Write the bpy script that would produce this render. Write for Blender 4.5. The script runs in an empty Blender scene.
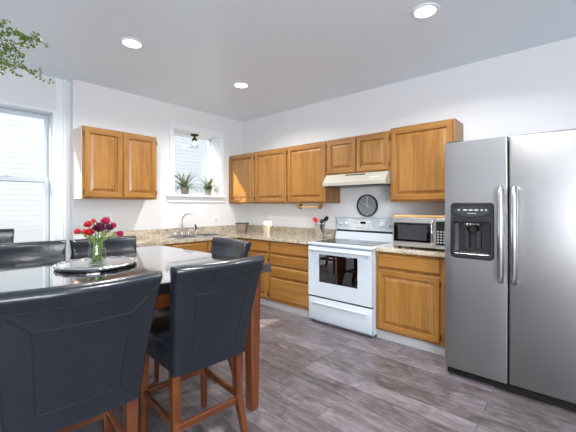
import bpy, bmesh, math, random
from mathutils import Vector, Matrix
random.seed(7)
S = bpy.context.scene
COL = S.collection
PI = math.pi

# ------------------------------------------------------------------ camera, world, sun, exposure
HEAD = math.radians(41.4)
cam_d = bpy.data.cameras.new('camera')
cam = bpy.data.objects.new('camera', cam_d); COL.objects.link(cam)
cam.location = (0, 0, 1.32)
cam.rotation_euler = (PI/2, 0, HEAD - PI/2)
cam_d.sensor_width = 36; cam_d.lens = 36*328/576
cam_d.shift_y = -10/576
cam_d.clip_start = 0.02
S.camera = cam
W = bpy.data.worlds.new('sky_world'); S.world = W; W.use_nodes = True
wn = W.node_tree
sky = wn.nodes.new('ShaderNodeTexSky'); sky.sky_type = 'NISHITA'; sky.sun_disc = False
sky.sun_elevation = math.radians(36); sky.sun_rotation = math.radians(-50)
bgn = wn.nodes['Background']; bgn.inputs['Strength'].default_value = 0.33
hz = wn.nodes.new('ShaderNodeHueSaturation'); hz.inputs['Saturation'].default_value = 0.30   # hazy sky
wn.links.new(sky.outputs[0], hz.inputs['Color']); wn.links.new(hz.outputs[0], bgn.inputs[0])
sun_d = bpy.data.lights.new('sun', 'SUN'); sun_d.energy = 8.5; sun_d.angle = math.radians(0.6)
sun_d.color = (1.0, 0.86, 0.68)
sun = bpy.data.objects.new('sun', sun_d); COL.objects.link(sun)
sun.rotation_euler = Vector((1.0, -0.76, -0.93)).to_track_quat('-Z', 'Y').to_euler()
sun.location = (-3, 9, 7)
def area(name, loc, aim, sx, sy, power, color):
    d = bpy.data.lights.new(name, 'AREA'); d.shape = 'RECTANGLE'; d.size = sx; d.size_y = sy
    d.energy = power; d.color = color
    o = bpy.data.objects.new(name, d); COL.objects.link(o); o.location = loc
    o.rotation_euler = Vector(aim).to_track_quat('-Z', 'Z').to_euler(); return o
# added soft fill lights; the window openings behind the camera are made up too
area('added_side_fill', (-2.62, -1.7, 1.45), (1, 0.45, 0.30), 1.2, 1.7, 32, (0.88, 0.94, 1.0))
area('added_rear_fill', (-1.3, -2.42, 1.45), (0.05, 1, 0.40), 2.0, 1.7, 138, (0.93, 0.96, 1.0))
S.view_settings.view_transform = 'Standard'; S.view_settings.look = 'None'
S.view_settings.gamma = 1.0; S.view_settings.use_curve_mapping = False
S.view_settings.exposure = 0.70
S.cycles.use_denoising = True
S.cycles.max_bounces = 10; S.cycles.diffuse_bounces = 5; S.cycles.transparent_max_bounces = 16
S.cycles.sample_clamp_indirect = 6.0
S.cycles.caustics_reflective = False; S.cycles.caustics_refractive = False

# ------------------------------------------------------------------ materials
def lin(r, g, b):
    f = lambda v: (v/255/12.92) if v/255 <= 0.04045 else ((v/255+0.055)/1.055)**2.4
    return (f(r), f(g), f(b), 1)
MATS = {}
def pmat(name, col, rough=0.5, metal=0.0, spec=0.5, coat=0.0, ior=1.45, bump=None, aniso=0.0, emit=None, croug=0.05):
    m = bpy.data.materials.new(name); m.use_nodes = True
    nt = m.node_tree; b = nt.nodes['Principled BSDF']
    b.inputs['Base Color'].default_value = col; b.inputs['Roughness'].default_value = rough
    b.inputs['Metallic'].default_value = metal; b.inputs['Specular IOR Level'].default_value = spec
    b.inputs['Coat Weight'].default_value = coat; b.inputs['Coat Roughness'].default_value = croug
    b.inputs['IOR'].default_value = ior
    b.inputs['Anisotropic'].default_value = aniso
    if emit:
        b.inputs['Emission Color'].default_value = emit[0]; b.inputs['Emission Strength'].default_value = emit[1]
    if bump:
        sc, st, dist = bump
        tc = nt.nodes.new('ShaderNodeTexCoord'); n = nt.nodes.new('ShaderNodeTexNoise')
        n.inputs['Scale'].default_value = sc; n.inputs['Detail'].default_value = 4
        bp = nt.nodes.new('ShaderNodeBump'); bp.inputs['Strength'].default_value = st; bp.inputs['Distance'].default_value = dist
        nt.links.new(tc.outputs['Object'], n.inputs['Vector']); nt.links.new(n.outputs['Fac'], bp.inputs['Height'])
        nt.links.new(bp.outputs[0], b.inputs['Normal'])
    MATS[name] = m
    return m
def ramp(nt, stops):
    r = nt.nodes.new('ShaderNodeValToRGB'); cr = r.color_ramp
    while len(cr.elements) < len(stops): cr.elements.new(0.5)
    for e, (p, c) in zip(cr.elements, stops): e.position = p; e.color = c
    return r
def wood(name, dark, mid, light, axis='Z', scale=1.0, rough=0.38, coat=0.25, contrast=1.0):
    """streaked grain running along the given object axis"""
    m = pmat(name, mid, rough, coat=coat, croug=0.2); nt = m.node_tree; b = nt.nodes['Principled BSDF']
    L = nt.links.new
    tc = nt.nodes.new('ShaderNodeTexCoord')
    def mapped(a, c):
        mp = nt.nodes.new('ShaderNodeMapping')
        s = [a*scale]*3; s['XYZ'.index(axis)] = c*scale
        mp.inputs['Scale'].default_value = s; L(tc.outputs['Object'], mp.inputs[0]); return mp
    m1 = mapped(16, 1.1); n1 = nt.nodes.new('ShaderNodeTexNoise'); n1.inputs['Scale'].default_value = 1; n1.inputs['Detail'].default_value = 3
    n1.inputs['Distortion'].default_value = 0.6
    L(m1.outputs[0], n1.inputs['Vector'])
    m2 = mapped(210, 6); n2 = nt.nodes.new('ShaderNodeTexNoise'); n2.inputs['Scale'].default_value = 1; n2.inputs['Detail'].default_value = 3
    L(m2.outputs[0], n2.inputs['Vector'])
    mul = nt.nodes.new('ShaderNodeMath'); mul.operation = 'MULTIPLY'; mul.inputs[1].default_value = 5
    L(n1.outputs['Fac'], mul.inputs[0])
    fr = nt.nodes.new('ShaderNodeMath'); fr.operation = 'PINGPONG'; fr.inputs[1].default_value = 1
    L(mul.outputs[0], fr.inputs[0])
    mx = nt.nodes.new('ShaderNodeMix'); mx.data_type = 'FLOAT'; mx.inputs['Factor'].default_value = 0.72
    L(fr.outputs[0], mx.inputs[2]); L(n2.outputs['Fac'], mx.inputs[3])
    k = 0.30*contrast
    r = ramp(nt, [(0.5-k*1.2, dark), (0.5, mid), (0.5+k*1.2, light)])
    L(mx.outputs[0], r.inputs[0]); L(r.outputs[0], b.inputs['Base Color'])
    bp = nt.nodes.new('ShaderNodeBump'); bp.inputs['Strength'].default_value = 0.08; bp.inputs['Distance'].default_value = 0.001
    L(n2.outputs['Fac'], bp.inputs['Height']); L(bp.outputs[0], b.inputs['Normal'])
    return m
O1, O2, O3 = lin(112, 70, 29), lin(145, 101, 47), lin(163, 119, 62)
oak = wood('oak_upright', O1, O2, O3, 'Z')
oakh = wood('oak_across', O1, O2, O3, 'X')
cherry = wood('cherry_wood', lin(60, 30, 14), lin(94, 50, 24), lin(128, 74, 36), 'Z', 1.2, 0.3, 0.4)
cherryh = wood('cherry_wood_across', lin(60, 30, 14), lin(94, 50, 24), lin(128, 74, 36), 'X', 1.2, 0.3, 0.4)
boardw = wood('board_wood', lin(170, 130, 80), lin(200, 160, 108), lin(216, 180, 130), 'X')
oakdk = pmat('dark_oak', lin(96, 54, 22), 0.7)  # darker oak tone for base cabinet bodies and plinths
laminate = pmat('pale_laminate', lin(226, 204, 188), 0.45)
wallm = pmat('wall_paint', lin(224, 225, 227), 0.85, spec=0.2, bump=(60, 0.05, 0.002))
ceilm = pmat('ceiling_paint', lin(232, 241, 250), 0.42, spec=0.5, bump=(5, 0.12, 0.02))
trimw = pmat('white_trim', lin(232, 236, 240), 0.4)
vinyl = pmat('grey_white_window_vinyl', lin(198, 208, 216), 0.4)
toe = pmat('white_toe_kick', lin(172, 172, 174), 0.5)
leather = pmat('black_leather', lin(24, 29, 37), 0.28, spec=0.6, coat=0.12, croug=0.22, bump=(26, 0.4, 0.006))
seam = pmat('leather_seam', lin(14, 16, 20), 0.6)
tablebk = pmat('black_lacquer', lin(14, 15, 18), 0.07, spec=0.9, coat=1.0, ior=1.75)
enamel = pmat('white_enamel', lin(190, 200, 209), 0.16, coat=0.5)
enamel2 = pmat('white_knob', lin(214, 218, 224), 0.3)
blackg = pmat('black_glass', lin(8, 8, 10), 0.06, spec=0.8)
blackp = pmat('black_plastic', lin(22, 23, 25), 0.35)
darkp = pmat('charcoal_plastic', lin(50, 52, 55), 0.3)
rubber = pmat('dark_rubber', lin(16, 16, 17), 0.7)
ltgrey = pmat('grey_marking', lin(180, 184, 190), 0.5)
chrome = pmat('chrome', (0.78, 0.79, 0.81, 1), 0.1, metal=1)
steelp = pmat('polished_steel', (0.62, 0.63, 0.65, 1), 0.2, metal=1)
bisque = pmat('bisque_enamel', lin(164, 160, 149), 0.35)
hinge_m = pmat('aged_brass', lin(112, 80, 42), 0.45, metal=0.7)
bronze = pmat('dark_bronze', lin(52, 40, 34), 0.4, metal=0.7)
red = pmat('red_plastic', lin(196, 28, 32), 0.35)
clockf = pmat('grey_clock_face', lin(132, 136, 142), 0.4)
white = pmat('white_plastic', lin(235, 235, 232), 0.4)
screen = pmat('green_display', lin(20, 40, 36), 0.2)
siding = pmat('white_siding', lin(216, 219, 222), 0.6)
gravel = pmat('outdoor_ground', lin(186, 184, 174), 0.9, bump=(20, 0.3, 0.02))
clay = pmat('grey_clay_pot', lin(146, 136, 126), 0.8, bump=(30, 0.3, 0.004))
soil = pmat('potting_soil', lin(52, 38, 28), 0.95)
wicker = pmat('brown_wicker', lin(134, 120, 104), 0.7, bump=(120, 0.8, 0.004))
leafa = pmat('green_leaf', lin(88, 110, 38), 0.45)
leafb = pmat('pale_edged_leaf', lin(96, 114, 76), 0.45)
stemm = pmat('pale_green_stem', lin(120, 146, 66), 0.5)
twig = pmat('brown_twig', lin(70, 62, 38), 0.7)
petr = pmat('red_petal', lin(176, 16, 26), 0.5)
petc = pmat('coral_petal', lin(190, 44, 44), 0.5)
petp = pmat('dark_purple_petal', lin(78, 12, 44), 0.5)
petm = pmat('magenta_petal', lin(164, 20, 72), 0.5)
emis = pmat('lit_diffuser', lin(255, 255, 255), 0.5, emit=((1, 0.97, 0.92, 1), 9.0))
warmb = pmat('lit_bulb', lin(255, 240, 210), 0.5, emit=((1, 0.85, 0.6, 1), 4.0))
mirror = pmat('mirror_disc', (0.92, 0.91, 0.89, 1), 0.04, metal=1)

def glass(name, tint=(1, 1, 1, 1), ior=1.5, rough=0.0):
    m = bpy.data.materials.new(name); m.use_nodes = True; nt = m.node_tree
    nt.nodes.remove(nt.nodes['Principled BSDF']); out = nt.nodes['Material Output']
    t = nt.nodes.new('ShaderNodeBsdfTransparent'); t.inputs[0].default_value = tint
    g = nt.nodes.new('ShaderNodeBsdfGlossy'); g.inputs['Roughness'].default_value = rough
    f = nt.nodes.new('ShaderNodeLayerWeight'); f.inputs[0].default_value = 0.5
    pw = nt.nodes.new('ShaderNodeMath'); pw.operation = 'POWER'; pw.inputs[1].default_value = 5
    r0 = ((ior-1)/(ior+1))**2
    ma = nt.nodes.new('ShaderNodeMath'); ma.operation = 'MULTIPLY_ADD'; ma.inputs[1].default_value = 1-r0; ma.inputs[2].default_value = r0
    nt.links.new(f.outputs['Facing'], pw.inputs[0]); nt.links.new(pw.outputs[0], ma.inputs[0])
    mx = nt.nodes.new('ShaderNodeMixShader')
    nt.links.new(ma.outputs[0], mx.inputs[0]); nt.links.new(t.outputs[0], mx.inputs[1]); nt.links.new(g.outputs[0], mx.inputs[2])
    nt.links.new(mx.outputs[0], out.inputs[0]); MATS[name] = m; return m
pane = glass('window_glass', (0.97, 0.98, 0.98, 1))
clearg = glass('vase_glass', (0.90, 0.93, 0.90, 1), 1.45)
ovenglass = glass('smoked_oven_glass', (0.16, 0.13, 0.12, 1), 3.4)

def steel(name):
    m = pmat(name, (0.37, 0.367, 0.368, 1), 0.36, metal=1, aniso=0.5); nt = m.node_tree; b = nt.nodes['Principled BSDF']
    tc = nt.nodes.new('ShaderNodeTexCoord'); mp = nt.nodes.new('ShaderNodeMapping'); mp.inputs['Scale'].default_value = (2.0, 2.0, 700)
    n = nt.nodes.new('ShaderNodeTexNoise'); n.inputs['Scale'].default_value = 1; n.inputs['Detail'].default_value = 2
    nt.links.new(tc.outputs['Object'], mp.inputs[0]); nt.links.new(mp.outputs[0], n.inputs['Vector'])
    mr = nt.nodes.new('ShaderNodeMapRange'); mr.inputs[3].default_value = 0.30; mr.inputs[4].default_value = 0.42
    nt.links.new(n.outputs['Fac'], mr.inputs[0]); nt.links.new(mr.outputs[0], b.inputs['Roughness'])
    return m
brushed = steel('brushed_stainless')

microst = pmat('light_stainless', (0.66, 0.65, 0.63, 1), 0.42, metal=1)
def granite():
    m = pmat('granite', lin(190, 180, 165), 0.12, coat=0.4); nt = m.node_tree; b = nt.nodes['Principled BSDF']; L = nt.links.new
    tc = nt.nodes.new('ShaderNodeTexCoord')
    n1 = nt.nodes.new('ShaderNodeTexNoise'); n1.inputs['Scale'].default_value = 14; n1.inputs['Detail'].default_value = 6; n1.inputs['Roughness'].default_value = 0.7
    n2 = nt.nodes.new('ShaderNodeTexVoronoi'); n2.inputs['Scale'].default_value = 130
    L(tc.outputs['Object'], n1.inputs['Vector']); L(tc.outputs['Object'], n2.inputs['Vector'])
    sep = nt.nodes.new('ShaderNodeSeparateColor'); L(n2.outputs['Color'], sep.inputs[0])
    mx = nt.nodes.new('ShaderNodeMix'); mx.data_type = 'FLOAT'; mx.inputs['Factor'].default_value = 0.35
    L(n1.outputs['Fac'], mx.inputs[2]); L(sep.outputs[0], mx.inputs[3])
    r = ramp(nt, [(0.22, lin(86, 74, 60)), (0.38, lin(150, 136, 114)), (0.52, lin(180, 169, 150)), (0.72, lin(208, 202, 190))])
    L(mx.outputs[0], r.inputs[0]); L(r.outputs[0], b.inputs['Base Color']); return m
gran = granite()

def planks():
    m = pmat('grey_plank_floor', lin(140, 130, 128), 0.33, spec=0.5); nt = m.node_tree; b = nt.nodes['Principled BSDF']; L = nt.links.new
    tc = nt.nodes.new('ShaderNodeTexCoord'); mp = nt.nodes.new('ShaderNodeMapping'); mp.inputs['Rotation'].default_value = (0, 0, PI/2)
    L(tc.outputs['Object'], mp.inputs[0])
    br = nt.nodes.new('ShaderNodeTexBrick'); br.offset = 0.37; br.offset_frequency = 2
    br.inputs['Color1'].default_value = (0, 0, 0, 1); br.inputs['Color2'].default_value = (1, 1, 1, 1); br.inputs['Mortar'].default_value = (0.5, 0.5, 0.5, 1)
    br.inputs['Scale'].default_value = 1; br.inputs['Mortar Size'].default_value = 0.0018; br.inputs['Mortar Smooth'].default_value = 0.3
    br.inputs['Brick Width'].default_value = 1.22; br.inputs['Row Height'].default_value = 0.15; br.inputs['Bias'].default_value = 0
    L(mp.outputs[0], br.inputs['Vector'])
    # per-plank shift of the grain
    sc = nt.nodes.new('ShaderNodeVectorMath'); sc.operation = 'SCALE'; sc.inputs['Scale'].default_value = 13
    L(br.outputs['Color'], sc.inputs[0])
    ad = nt.nodes.new('ShaderNodeVectorMath'); ad.operation = 'ADD'; L(tc.outputs['Object'], ad.inputs[0]); L(sc.outputs[0], ad.inputs[1])
    def nz(sx, sy, d, dist=0.0):
        mm = nt.nodes.new('ShaderNodeMapping'); mm.inputs['Scale'].default_value = (sx, sy, 1); L(ad.outputs[0], mm.inputs[0])
        n = nt.nodes.new('ShaderNodeTexNoise'); n.inputs['Scale'].default_value = 1; n.inputs['Detail'].default_value = d; n.inputs['Roughness'].default_value = 0.65
        n.inputs['Distortion'].default_value = dist
        L(mm.outputs[0], n.inputs['Vector']); return n
    g1 = nz(20, 3.0, 8, 1.4); g2 = nz(110, 9, 5); g3 = nz(6, 4.5, 5, 1.2)
    def mix(a, c, f):
        x = nt.nodes.new('ShaderNodeMix'); x.data_type = 'FLOAT'; x.inputs['Factor'].default_value = f
        L(a, x.inputs[2]); L(c, x.inputs[3]); return x.outputs[0]
    v = mix(mix(g1.outputs['Fac'], g2.outputs['Fac'], 0.4), g3.outputs['Fac'], 0.35)
    sp = nt.nodes.new('ShaderNodeSeparateColor'); L(br.outputs['Color'], sp.inputs[0])
    v = mix(v, sp.outputs[0], 0.10)
    r = ramp(nt, [(0.34, lin(48, 42, 44)), (0.45, lin(82, 76, 79)), (0.53, lin(102, 96, 101)), (0.66, lin(130, 124, 131))])
    L(v, r.inputs[0])
    mo = nt.nodes.new('ShaderNodeMix'); mo.data_type = 'RGBA'; mo.inputs[7].default_value = lin(52, 46, 46)
    L(br.outputs['Fac'], mo.inputs[0]); L(r.outputs[0], mo.inputs[6]); L(mo.outputs[2], b.inputs['Base Color'])
    bp = nt.nodes.new('ShaderNodeBump'); bp.inputs['Strength'].default_value = 0.15; bp.inputs['Distance'].default_value = 0.002
    L(g2.outputs['Fac'], bp.inputs['Height']); L(bp.outputs[0], b.inputs['Normal'])
    return m
floorm = planks()

# ------------------------------------------------------------------ object helpers
def new(): return bmesh.new()
def obj(name, bm, mats, parent=None, smooth=False, **props):
    bmesh.ops.recalc_face_normals(bm, faces=bm.faces)
    me = bpy.data.meshes.new(name); bm.to_mesh(me); bm.free()
    if not isinstance(mats, (list, tuple)): mats = [mats]
    for m in mats: me.materials.append(m)
    if smooth:
        me.polygons.foreach_set('use_smooth', [True]*len(me.polygons))
        if smooth is not True: me.set_sharp_from_angle(angle=math.radians(smooth))
    o = bpy.data.objects.new(name, me); COL.objects.link(o)
    if parent: o.parent = parent
    for k, v in props.items(): o[k] = v
    return o
def thing(name, label, cat, loc=(0, 0, 0), rot=0, group=None):
    o = bpy.data.objects.new(name, None); COL.objects.link(o); o.empty_display_size = 0.1
    o.location = loc; o.rotation_euler = (0, 0, rot); tag(o, label, cat, group); return o
def tag(o, label, cat, group=None):
    o['label'] = label; o['category'] = cat
    if group: o['group'] = group
    return o
def struct(name, bm, m, parent=None, smooth=False):
    o = obj(name, bm, m, parent, smooth)
    if not parent: o['kind'] = 'structure'
    return o
def kids(r): return [o for o in COL.objects if o.parent is r]
def dup(r, loc, rot, label, scale=1.0):
    c = r.copy(); COL.objects.link(c); c.location = loc; c.rotation_euler = (0, 0, rot); c.scale = (scale,)*3; c['label'] = label
    for ch in kids(r):
        d = ch.copy(); COL.objects.link(d); d.parent = c
        for g in kids(ch):
            e = g.copy(); COL.objects.link(e); e.parent = d
    return c
def box(bm, x0, x1, y0, y1, z0, z1, bev=0.0, mi=0, seg=1):
    r = bmesh.ops.create_cube(bm, size=1, matrix=Matrix.Translation(((x0+x1)/2, (y0+y1)/2, (z0+z1)/2)) @ Matrix.Diagonal((abs(x1-x0), abs(y1-y0), abs(z1-z0), 1)))
    vs = r['verts']; fs = set(f for v in vs for f in v.link_faces)
    for f in fs: f.material_index = mi
    if bev > 0:
        es = list(set(e for v in vs for e in v.link_edges))
        q = bmesh.ops.bevel(bm, geom=es, offset=bev, segments=seg, profile=0.5, affect='EDGES', clamp_overlap=True)
        for f in q['faces']: f.material_index = mi
def bar(bm, p, q, sp, sq=None, bev=0.0, mi=0, up=(0, 0, 1)):
    """tapered rectangular bar from p to q; sp, sq = (width, depth) at each end"""
    p, q = Vector(p), Vector(q); sq = sq or sp; d = (q-p).normalized()
    u = Vector(up)
    if abs(d.dot(u)) > 0.9: u = Vector((0, 1, 0))
    a = d.cross(u).normalized(); b = a.cross(d).normalized(); vs = []
    if abs(d.z) > 0.9: a, b = Vector((1, 0, 0)), Vector((0, 1, 0))
    for c, s in ((p, sp), (q, sq)):
        for i, j in ((-1, -1), (1, -1), (1, 1), (-1, 1)):
            vs.append(bm.verts.new(c + a*(i*s[0]/2) + b*(j*s[1]/2)))
    fs = [bm.faces.new([vs[i] for i in f]) for f in ((3, 2, 1, 0), (4, 5, 6, 7), (0, 1, 5, 4), (1, 2, 6, 5), (2, 3, 7, 6), (3, 0, 4, 7))]
    for f in fs: f.material_index = mi
    if bev:
        es = list(set(e for f in fs for e in f.edges))
        qq = bmesh.ops.bevel(bm, geom=es, offset=bev, segments=1, profile=0.5, affect='EDGES')
        for f in qq['faces']: f.material_index = mi
def tube(bm, pts, r, n=10, mi=0, cap=True):
    pts = [Vector(p) for p in pts]; rs = r if isinstance(r, (list, tuple)) else [r]*len(pts)
    prev = None; rings = []
    for i, p in enumerate(pts):
        d = (pts[min(i+1, len(pts)-1)] - pts[max(i-1, 0)]).normalized()
        if prev is None:
            a = d.cross(Vector((0, 0, 1)))
            if a.length < 1e-3: a = Vector((1, 0, 0))
            a.normalize()
        else:
            a = (prev - d*prev.dot(d)).normalized()
        prev = a; b = d.cross(a)
        rings.append([bm.verts.new(p + (a*math.cos(2*PI*k/n) + b*math.sin(2*PI*k/n))*rs[i]) for k in range(n)])
    for A, B in zip(rings, rings[1:]):
        for k in range(n):
            f = bm.faces.new((A[k], A[(k+1) % n], B[(k+1) % n], B[k])); f.material_index = mi
    if cap:
        for R in (rings[0], rings[-1]):
            f = bm.faces.new(R); f.material_index = mi
def lathe(bm, prof, c=(0, 0, 0), n=32, mi=0, M=None):
    """prof: (radius, height) list, around local Z"""
    rings = []
    for r, h in prof:
        if r < 1e-5: rings.append([bm.verts.new(Vector(c) + (M @ Vector((0, 0, h)) if M else Vector((0, 0, h))))])
        else:
            rg = []
            for k in range(n):
                v = Vector((r*math.cos(2*PI*k/n), r*math.sin(2*PI*k/n), h))
                rg.append(bm.verts.new(Vector(c) + (M @ v if M else v)))
            rings.append(rg)
    for A, B in zip(rings, rings[1:]):
        if len(A) == 1 and len(B) == 1: continue
        for k in range(n):
            a = [A[0]] if len(A) == 1 else [A[k], A[(k+1) % n]]
            b = [B[0]] if len(B) == 1 else [B[(k+1) % n], B[k]]
            f = bm.faces.new(a + b); f.material_index = mi
def cellslab(bm, us, vs, keep, w0, w1, f, mi=0):
    us, vs = sorted(us), sorted(vs); V = {}
    def g(i, j, k):
        if (i, j, k) not in V: V[(i, j, k)] = bm.verts.new(f(us[i], vs[j], (w0, w1)[k]))
        return V[(i, j, k)]
    K = {(i, j): keep((us[i]+us[i+1])/2, (vs[j]+vs[j+1])/2) for i in range(len(us)-1) for j in range(len(vs)-1)}
    for (i, j), on in K.items():
        if not on: continue
        bm.faces.new((g(i, j, 0), g(i+1, j, 0), g(i+1, j+1, 0), g(i, j+1, 0))).material_index = mi
        bm.faces.new((g(i, j, 1), g(i+1, j, 1), g(i+1, j+1, 1), g(i, j+1, 1))).material_index = mi
        for (di, dj, a, b) in ((-1, 0, (i, j), (i, j+1)), (1, 0, (i+1, j), (i+1, j+1)), (0, -1, (i, j), (i+1, j)), (0, 1, (i, j+1), (i+1, j+1))):
            if not K.get((i+di, j+dj), False):
                bm.faces.new((g(*a, 0), g(*b, 0), g(*b, 1), g(*a, 1))).material_index = mi
def prism(bm, poly, x0, x1, mi=0):
    """poly of (y, z) extruded along x"""
    A = [bm.verts.new((x0, y, z)) for y, z in poly]; B = [bm.verts.new((x1, y, z)) for y, z in poly]
    fs = [bm.faces.new(A), bm.faces.new(B)]
    for i in range(len(poly)):
        j = (i+1) % len(poly); fs.append(bm.faces.new((A[i], A[j], B[j], B[i])))
    for f in fs: f.material_index = mi
RX = -PI/2      # things on the stove wall: local -y faces the room, local +x runs towards the fridge

# ------------------------------------------------------------------ the room
XR, YB, ZC = 3.63, 4.20, 2.73
bm = new(); box(bm, -2.6, XR+.15, -2.4, YB+.3, -0.1, 0); struct('floor', bm, floorm)
bm = new(); box(bm, -2.75, XR+.15, -2.55, YB+.3, ZC, ZC+.12); struct('ceiling', bm, ceilm)
bm = new(); box(bm, XR, XR+.15, -2.4, YB+.3, 0, ZC); struct('wall_right', bm, wallm)
WX0, WX1, WZ0, WZ1 = 2.365, 3.15, 1.47, 2.40
bm = new()
cellslab(bm, [1.155, WX0, WX1, XR], [0, WZ0, WZ1, ZC], lambda u, v: not (WX0 < u < WX1 and WZ0 < v < WZ1), YB, YB+.28, lambda u, v, w: (u, w, v))
struct('wall_back', bm, wallm)
LY = 4.31; LX0, LX1, LZ0, LZ1 = -0.05, 0.985, 0.80, 2.335
bm = new()
cellslab(bm, [-2.6, LX0, LX1, 1.155], [0, LZ0, LZ1, ZC], lambda u, v: not (LX0 < u < LX1 and LZ0 < v < LZ1), LY, LY+.17, lambda u, v, w: (u, w, v))
struct('wall_dining', bm, wallm)
bm = new()
cellslab(bm, [-2.4, -2.32, -1.08, YB+.28], [0, 0.6, 2.3, ZC], lambda u, v: not (-2.32 < u < -1.08 and 0.6 < v < 2.3), -2.75, -2.6, lambda u, v, w: (w, u, v))
struct('wall_left', bm, wallm)
bm = new()
cellslab(bm, [-2.6, -2.3, -0.3, XR], [0, 0.6, 2.3, ZC], lambda u, v: not (-2.3 < u < -0.3 and 0.6 < v < 2.3), -2.55, -2.4, lambda u, v, w: (u, w, v))
struct('wall_front', bm, wallm)

# window over the sink: deep reveal, casing, sill
wt = bpy.data.objects.new('window_1', None); COL.objects.link(wt); wt['kind'] = 'structure'
bm = new()
for a, b_, c, d in ((WX0, WX1, WZ1-.035, WZ1), (WX0, WX1, WZ0, WZ0+.04), (WX0, WX0+.04, WZ0, WZ1), (WX1-.04, WX1, WZ0, WZ1)):
    box(bm, a, b_, YB+.22, YB+.27, c, d, 0.003)
obj('sash_frame', bm, trimw, wt)
bm = new(); box(bm, WX0+.03, WX1-.03, YB+.243, YB+.247, WZ0+.03, WZ1-.03); obj('glass_pane', bm, pane, wt)
bm = new()   # reveal lining
box(bm, WX0-.001, WX0+.012, YB, YB+.22, WZ0, WZ1); box(bm, WX1-.012, WX1+.001, YB, YB+.22, WZ0, WZ1); box(bm, WX0, WX1, YB, YB+.22, WZ1-.012, WZ1+.001)
obj('reveal_lining', bm, trimw, wt)
bm = new()
box(bm, WX0-.065, WX0+.005, YB-.018, YB, WZ0, WZ1+.0, 0.004); box(bm, WX1-.005, WX1+.065, YB-.018, YB, WZ0, WZ1+.0, 0.004)
box(bm, WX0-.07, WX1+.07, YB-.018, YB, WZ1-.005, WZ1+.07, 0.004)
for x in (WX0-.035, WX1+.035): box(bm, x-.042, x+.042, YB-.026, YB, WZ1-.006, WZ1+.078, 0.006)
box(bm, WX0-.05, WX0-.035, YB-.024, YB, WZ0, WZ1, 0.003); box(bm, WX1+.035, WX1+.05, YB-.024, YB, WZ0, WZ1, 0.003)
obj('window_casing', bm, trimw, wt)
bm = new(); box(bm, WX0-.12, WX1+.07, YB-.075, YB, WZ0-.022, WZ0+.012, 0.006); box(bm, WX0+.001, WX1-.001, YB-.01, YB+.23, WZ0-.004, WZ0+.012)
box(bm, WX0-.09, WX1+.08, YB-.022, YB, WZ0-.10, WZ0-.022, 0.005); obj('window_sill', bm, trimw, wt)

# tall double hung window of the dining side
wt = bpy.data.objects.new('window_2', None); COL.objects.link(wt); wt['kind'] = 'structure'
def sash(x0, x1, z0, z1, y, name, s=0.042):
    bm = new()
    box(bm, x0, x0+s, y, y+.035, z0, z1, 0.004); box(bm, x1-s, x1, y, y+.035, z0, z1, 0.004)
    box(bm, x0+s, x1-s, y, y+.035, z0, z0+s, 0.004); box(bm, x0+s, x1-s, y, y+.035, z1-s, z1, 0.004)
    f = obj(name, bm, vinyl, wt)
    bm = new(); box(bm, x0+s-.005, x1-s+.005, y+.016, y+.020, z0+s-.005, z1-s+.005); obj('glass_pane', bm, pane, f)
    return f
sash(LX0+.012, LX1-.012, 1.575, LZ1-.012, LY+.10, 'upper_sash')
lo = sash(LX0+.012, LX1-.012, LZ0+.012, 1.625, LY+.055, 'lower_sash', 0.046)
bm = new(); box(bm, .56, .66, LY+.045, LY+.09, 1.625, 1.637, 0.003); box(bm, .59, .63, LY+.035, LY+.07, 1.637, 1.65, 0.003); obj('sash_lock', bm, white, lo)
bm = new()
for a, b_, c, d in ((LX0, LX0+.012, LZ0, LZ1), (LX1-.012, LX1, LZ0, LZ1), (LX0, LX1, LZ0, LZ0+.012), (LX0, LX1, LZ1-.012, LZ1)):
    box(bm, a, b_, LY+.001, LY+.16, c, d)
obj('window_jamb', bm, vinyl, wt)
bm = new()
box(bm, LX1, LX1+.03, LY-.028, LY, LZ0-.02, LZ1+.03, 0.004); box(bm, LX0-.03, LX0, LY-.028, LY, LZ0-.02, LZ1+.03, 0.004)
box(bm, LX0, LX1, LY-.028, LY, LZ1, LZ1+.03, 0.004)
box(bm, LX1+.03, LX1+.10, LY-.016, LY, 0, ZC, 0.004); box(bm, LX1+.10, LX1+.125, LY-.03, LY, 0, ZC, 0.004)
box(bm, LX0-.13, LX0-.03, LY-.016, LY, 0, ZC, 0.004)
obj('window_casing', bm, trimw, wt)
bm = new(); box(bm, LX0-.06, LX1+.04, LY-.06, LY+.05, LZ0-.03, LZ0, 0.006); obj('window_sill', bm, trimw, wt)

# ------------------------------------------------------------------ outdoors: ground and the neighbour's siding
bm = new(); box(bm, -16, 16, YB+.35, 30, -0.7, -0.6); o = struct('ground', bm, gravel)
nb = thing('neighbour_house', 'white neighbouring house with horizontal lap siding outside the windows', 'house', (0, 8.2, -0.6))
bm = new(); n = 44; h = 0.102
prof = []
for i in range(n): prof += [(-0.013, i*h), (0.0, i*h+h-0.001)]
prof += [(0.3, n*h), (0.3, 0)]
prism(bm, prof, -9, 11); obj('siding_wall', bm, siding, nb)
bm = new(); box(bm, -9.1, 11.1, -0.12, 0.5, n*h, n*h+.14, 0.01); obj('roof_edge', bm, trimw, nb)

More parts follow.
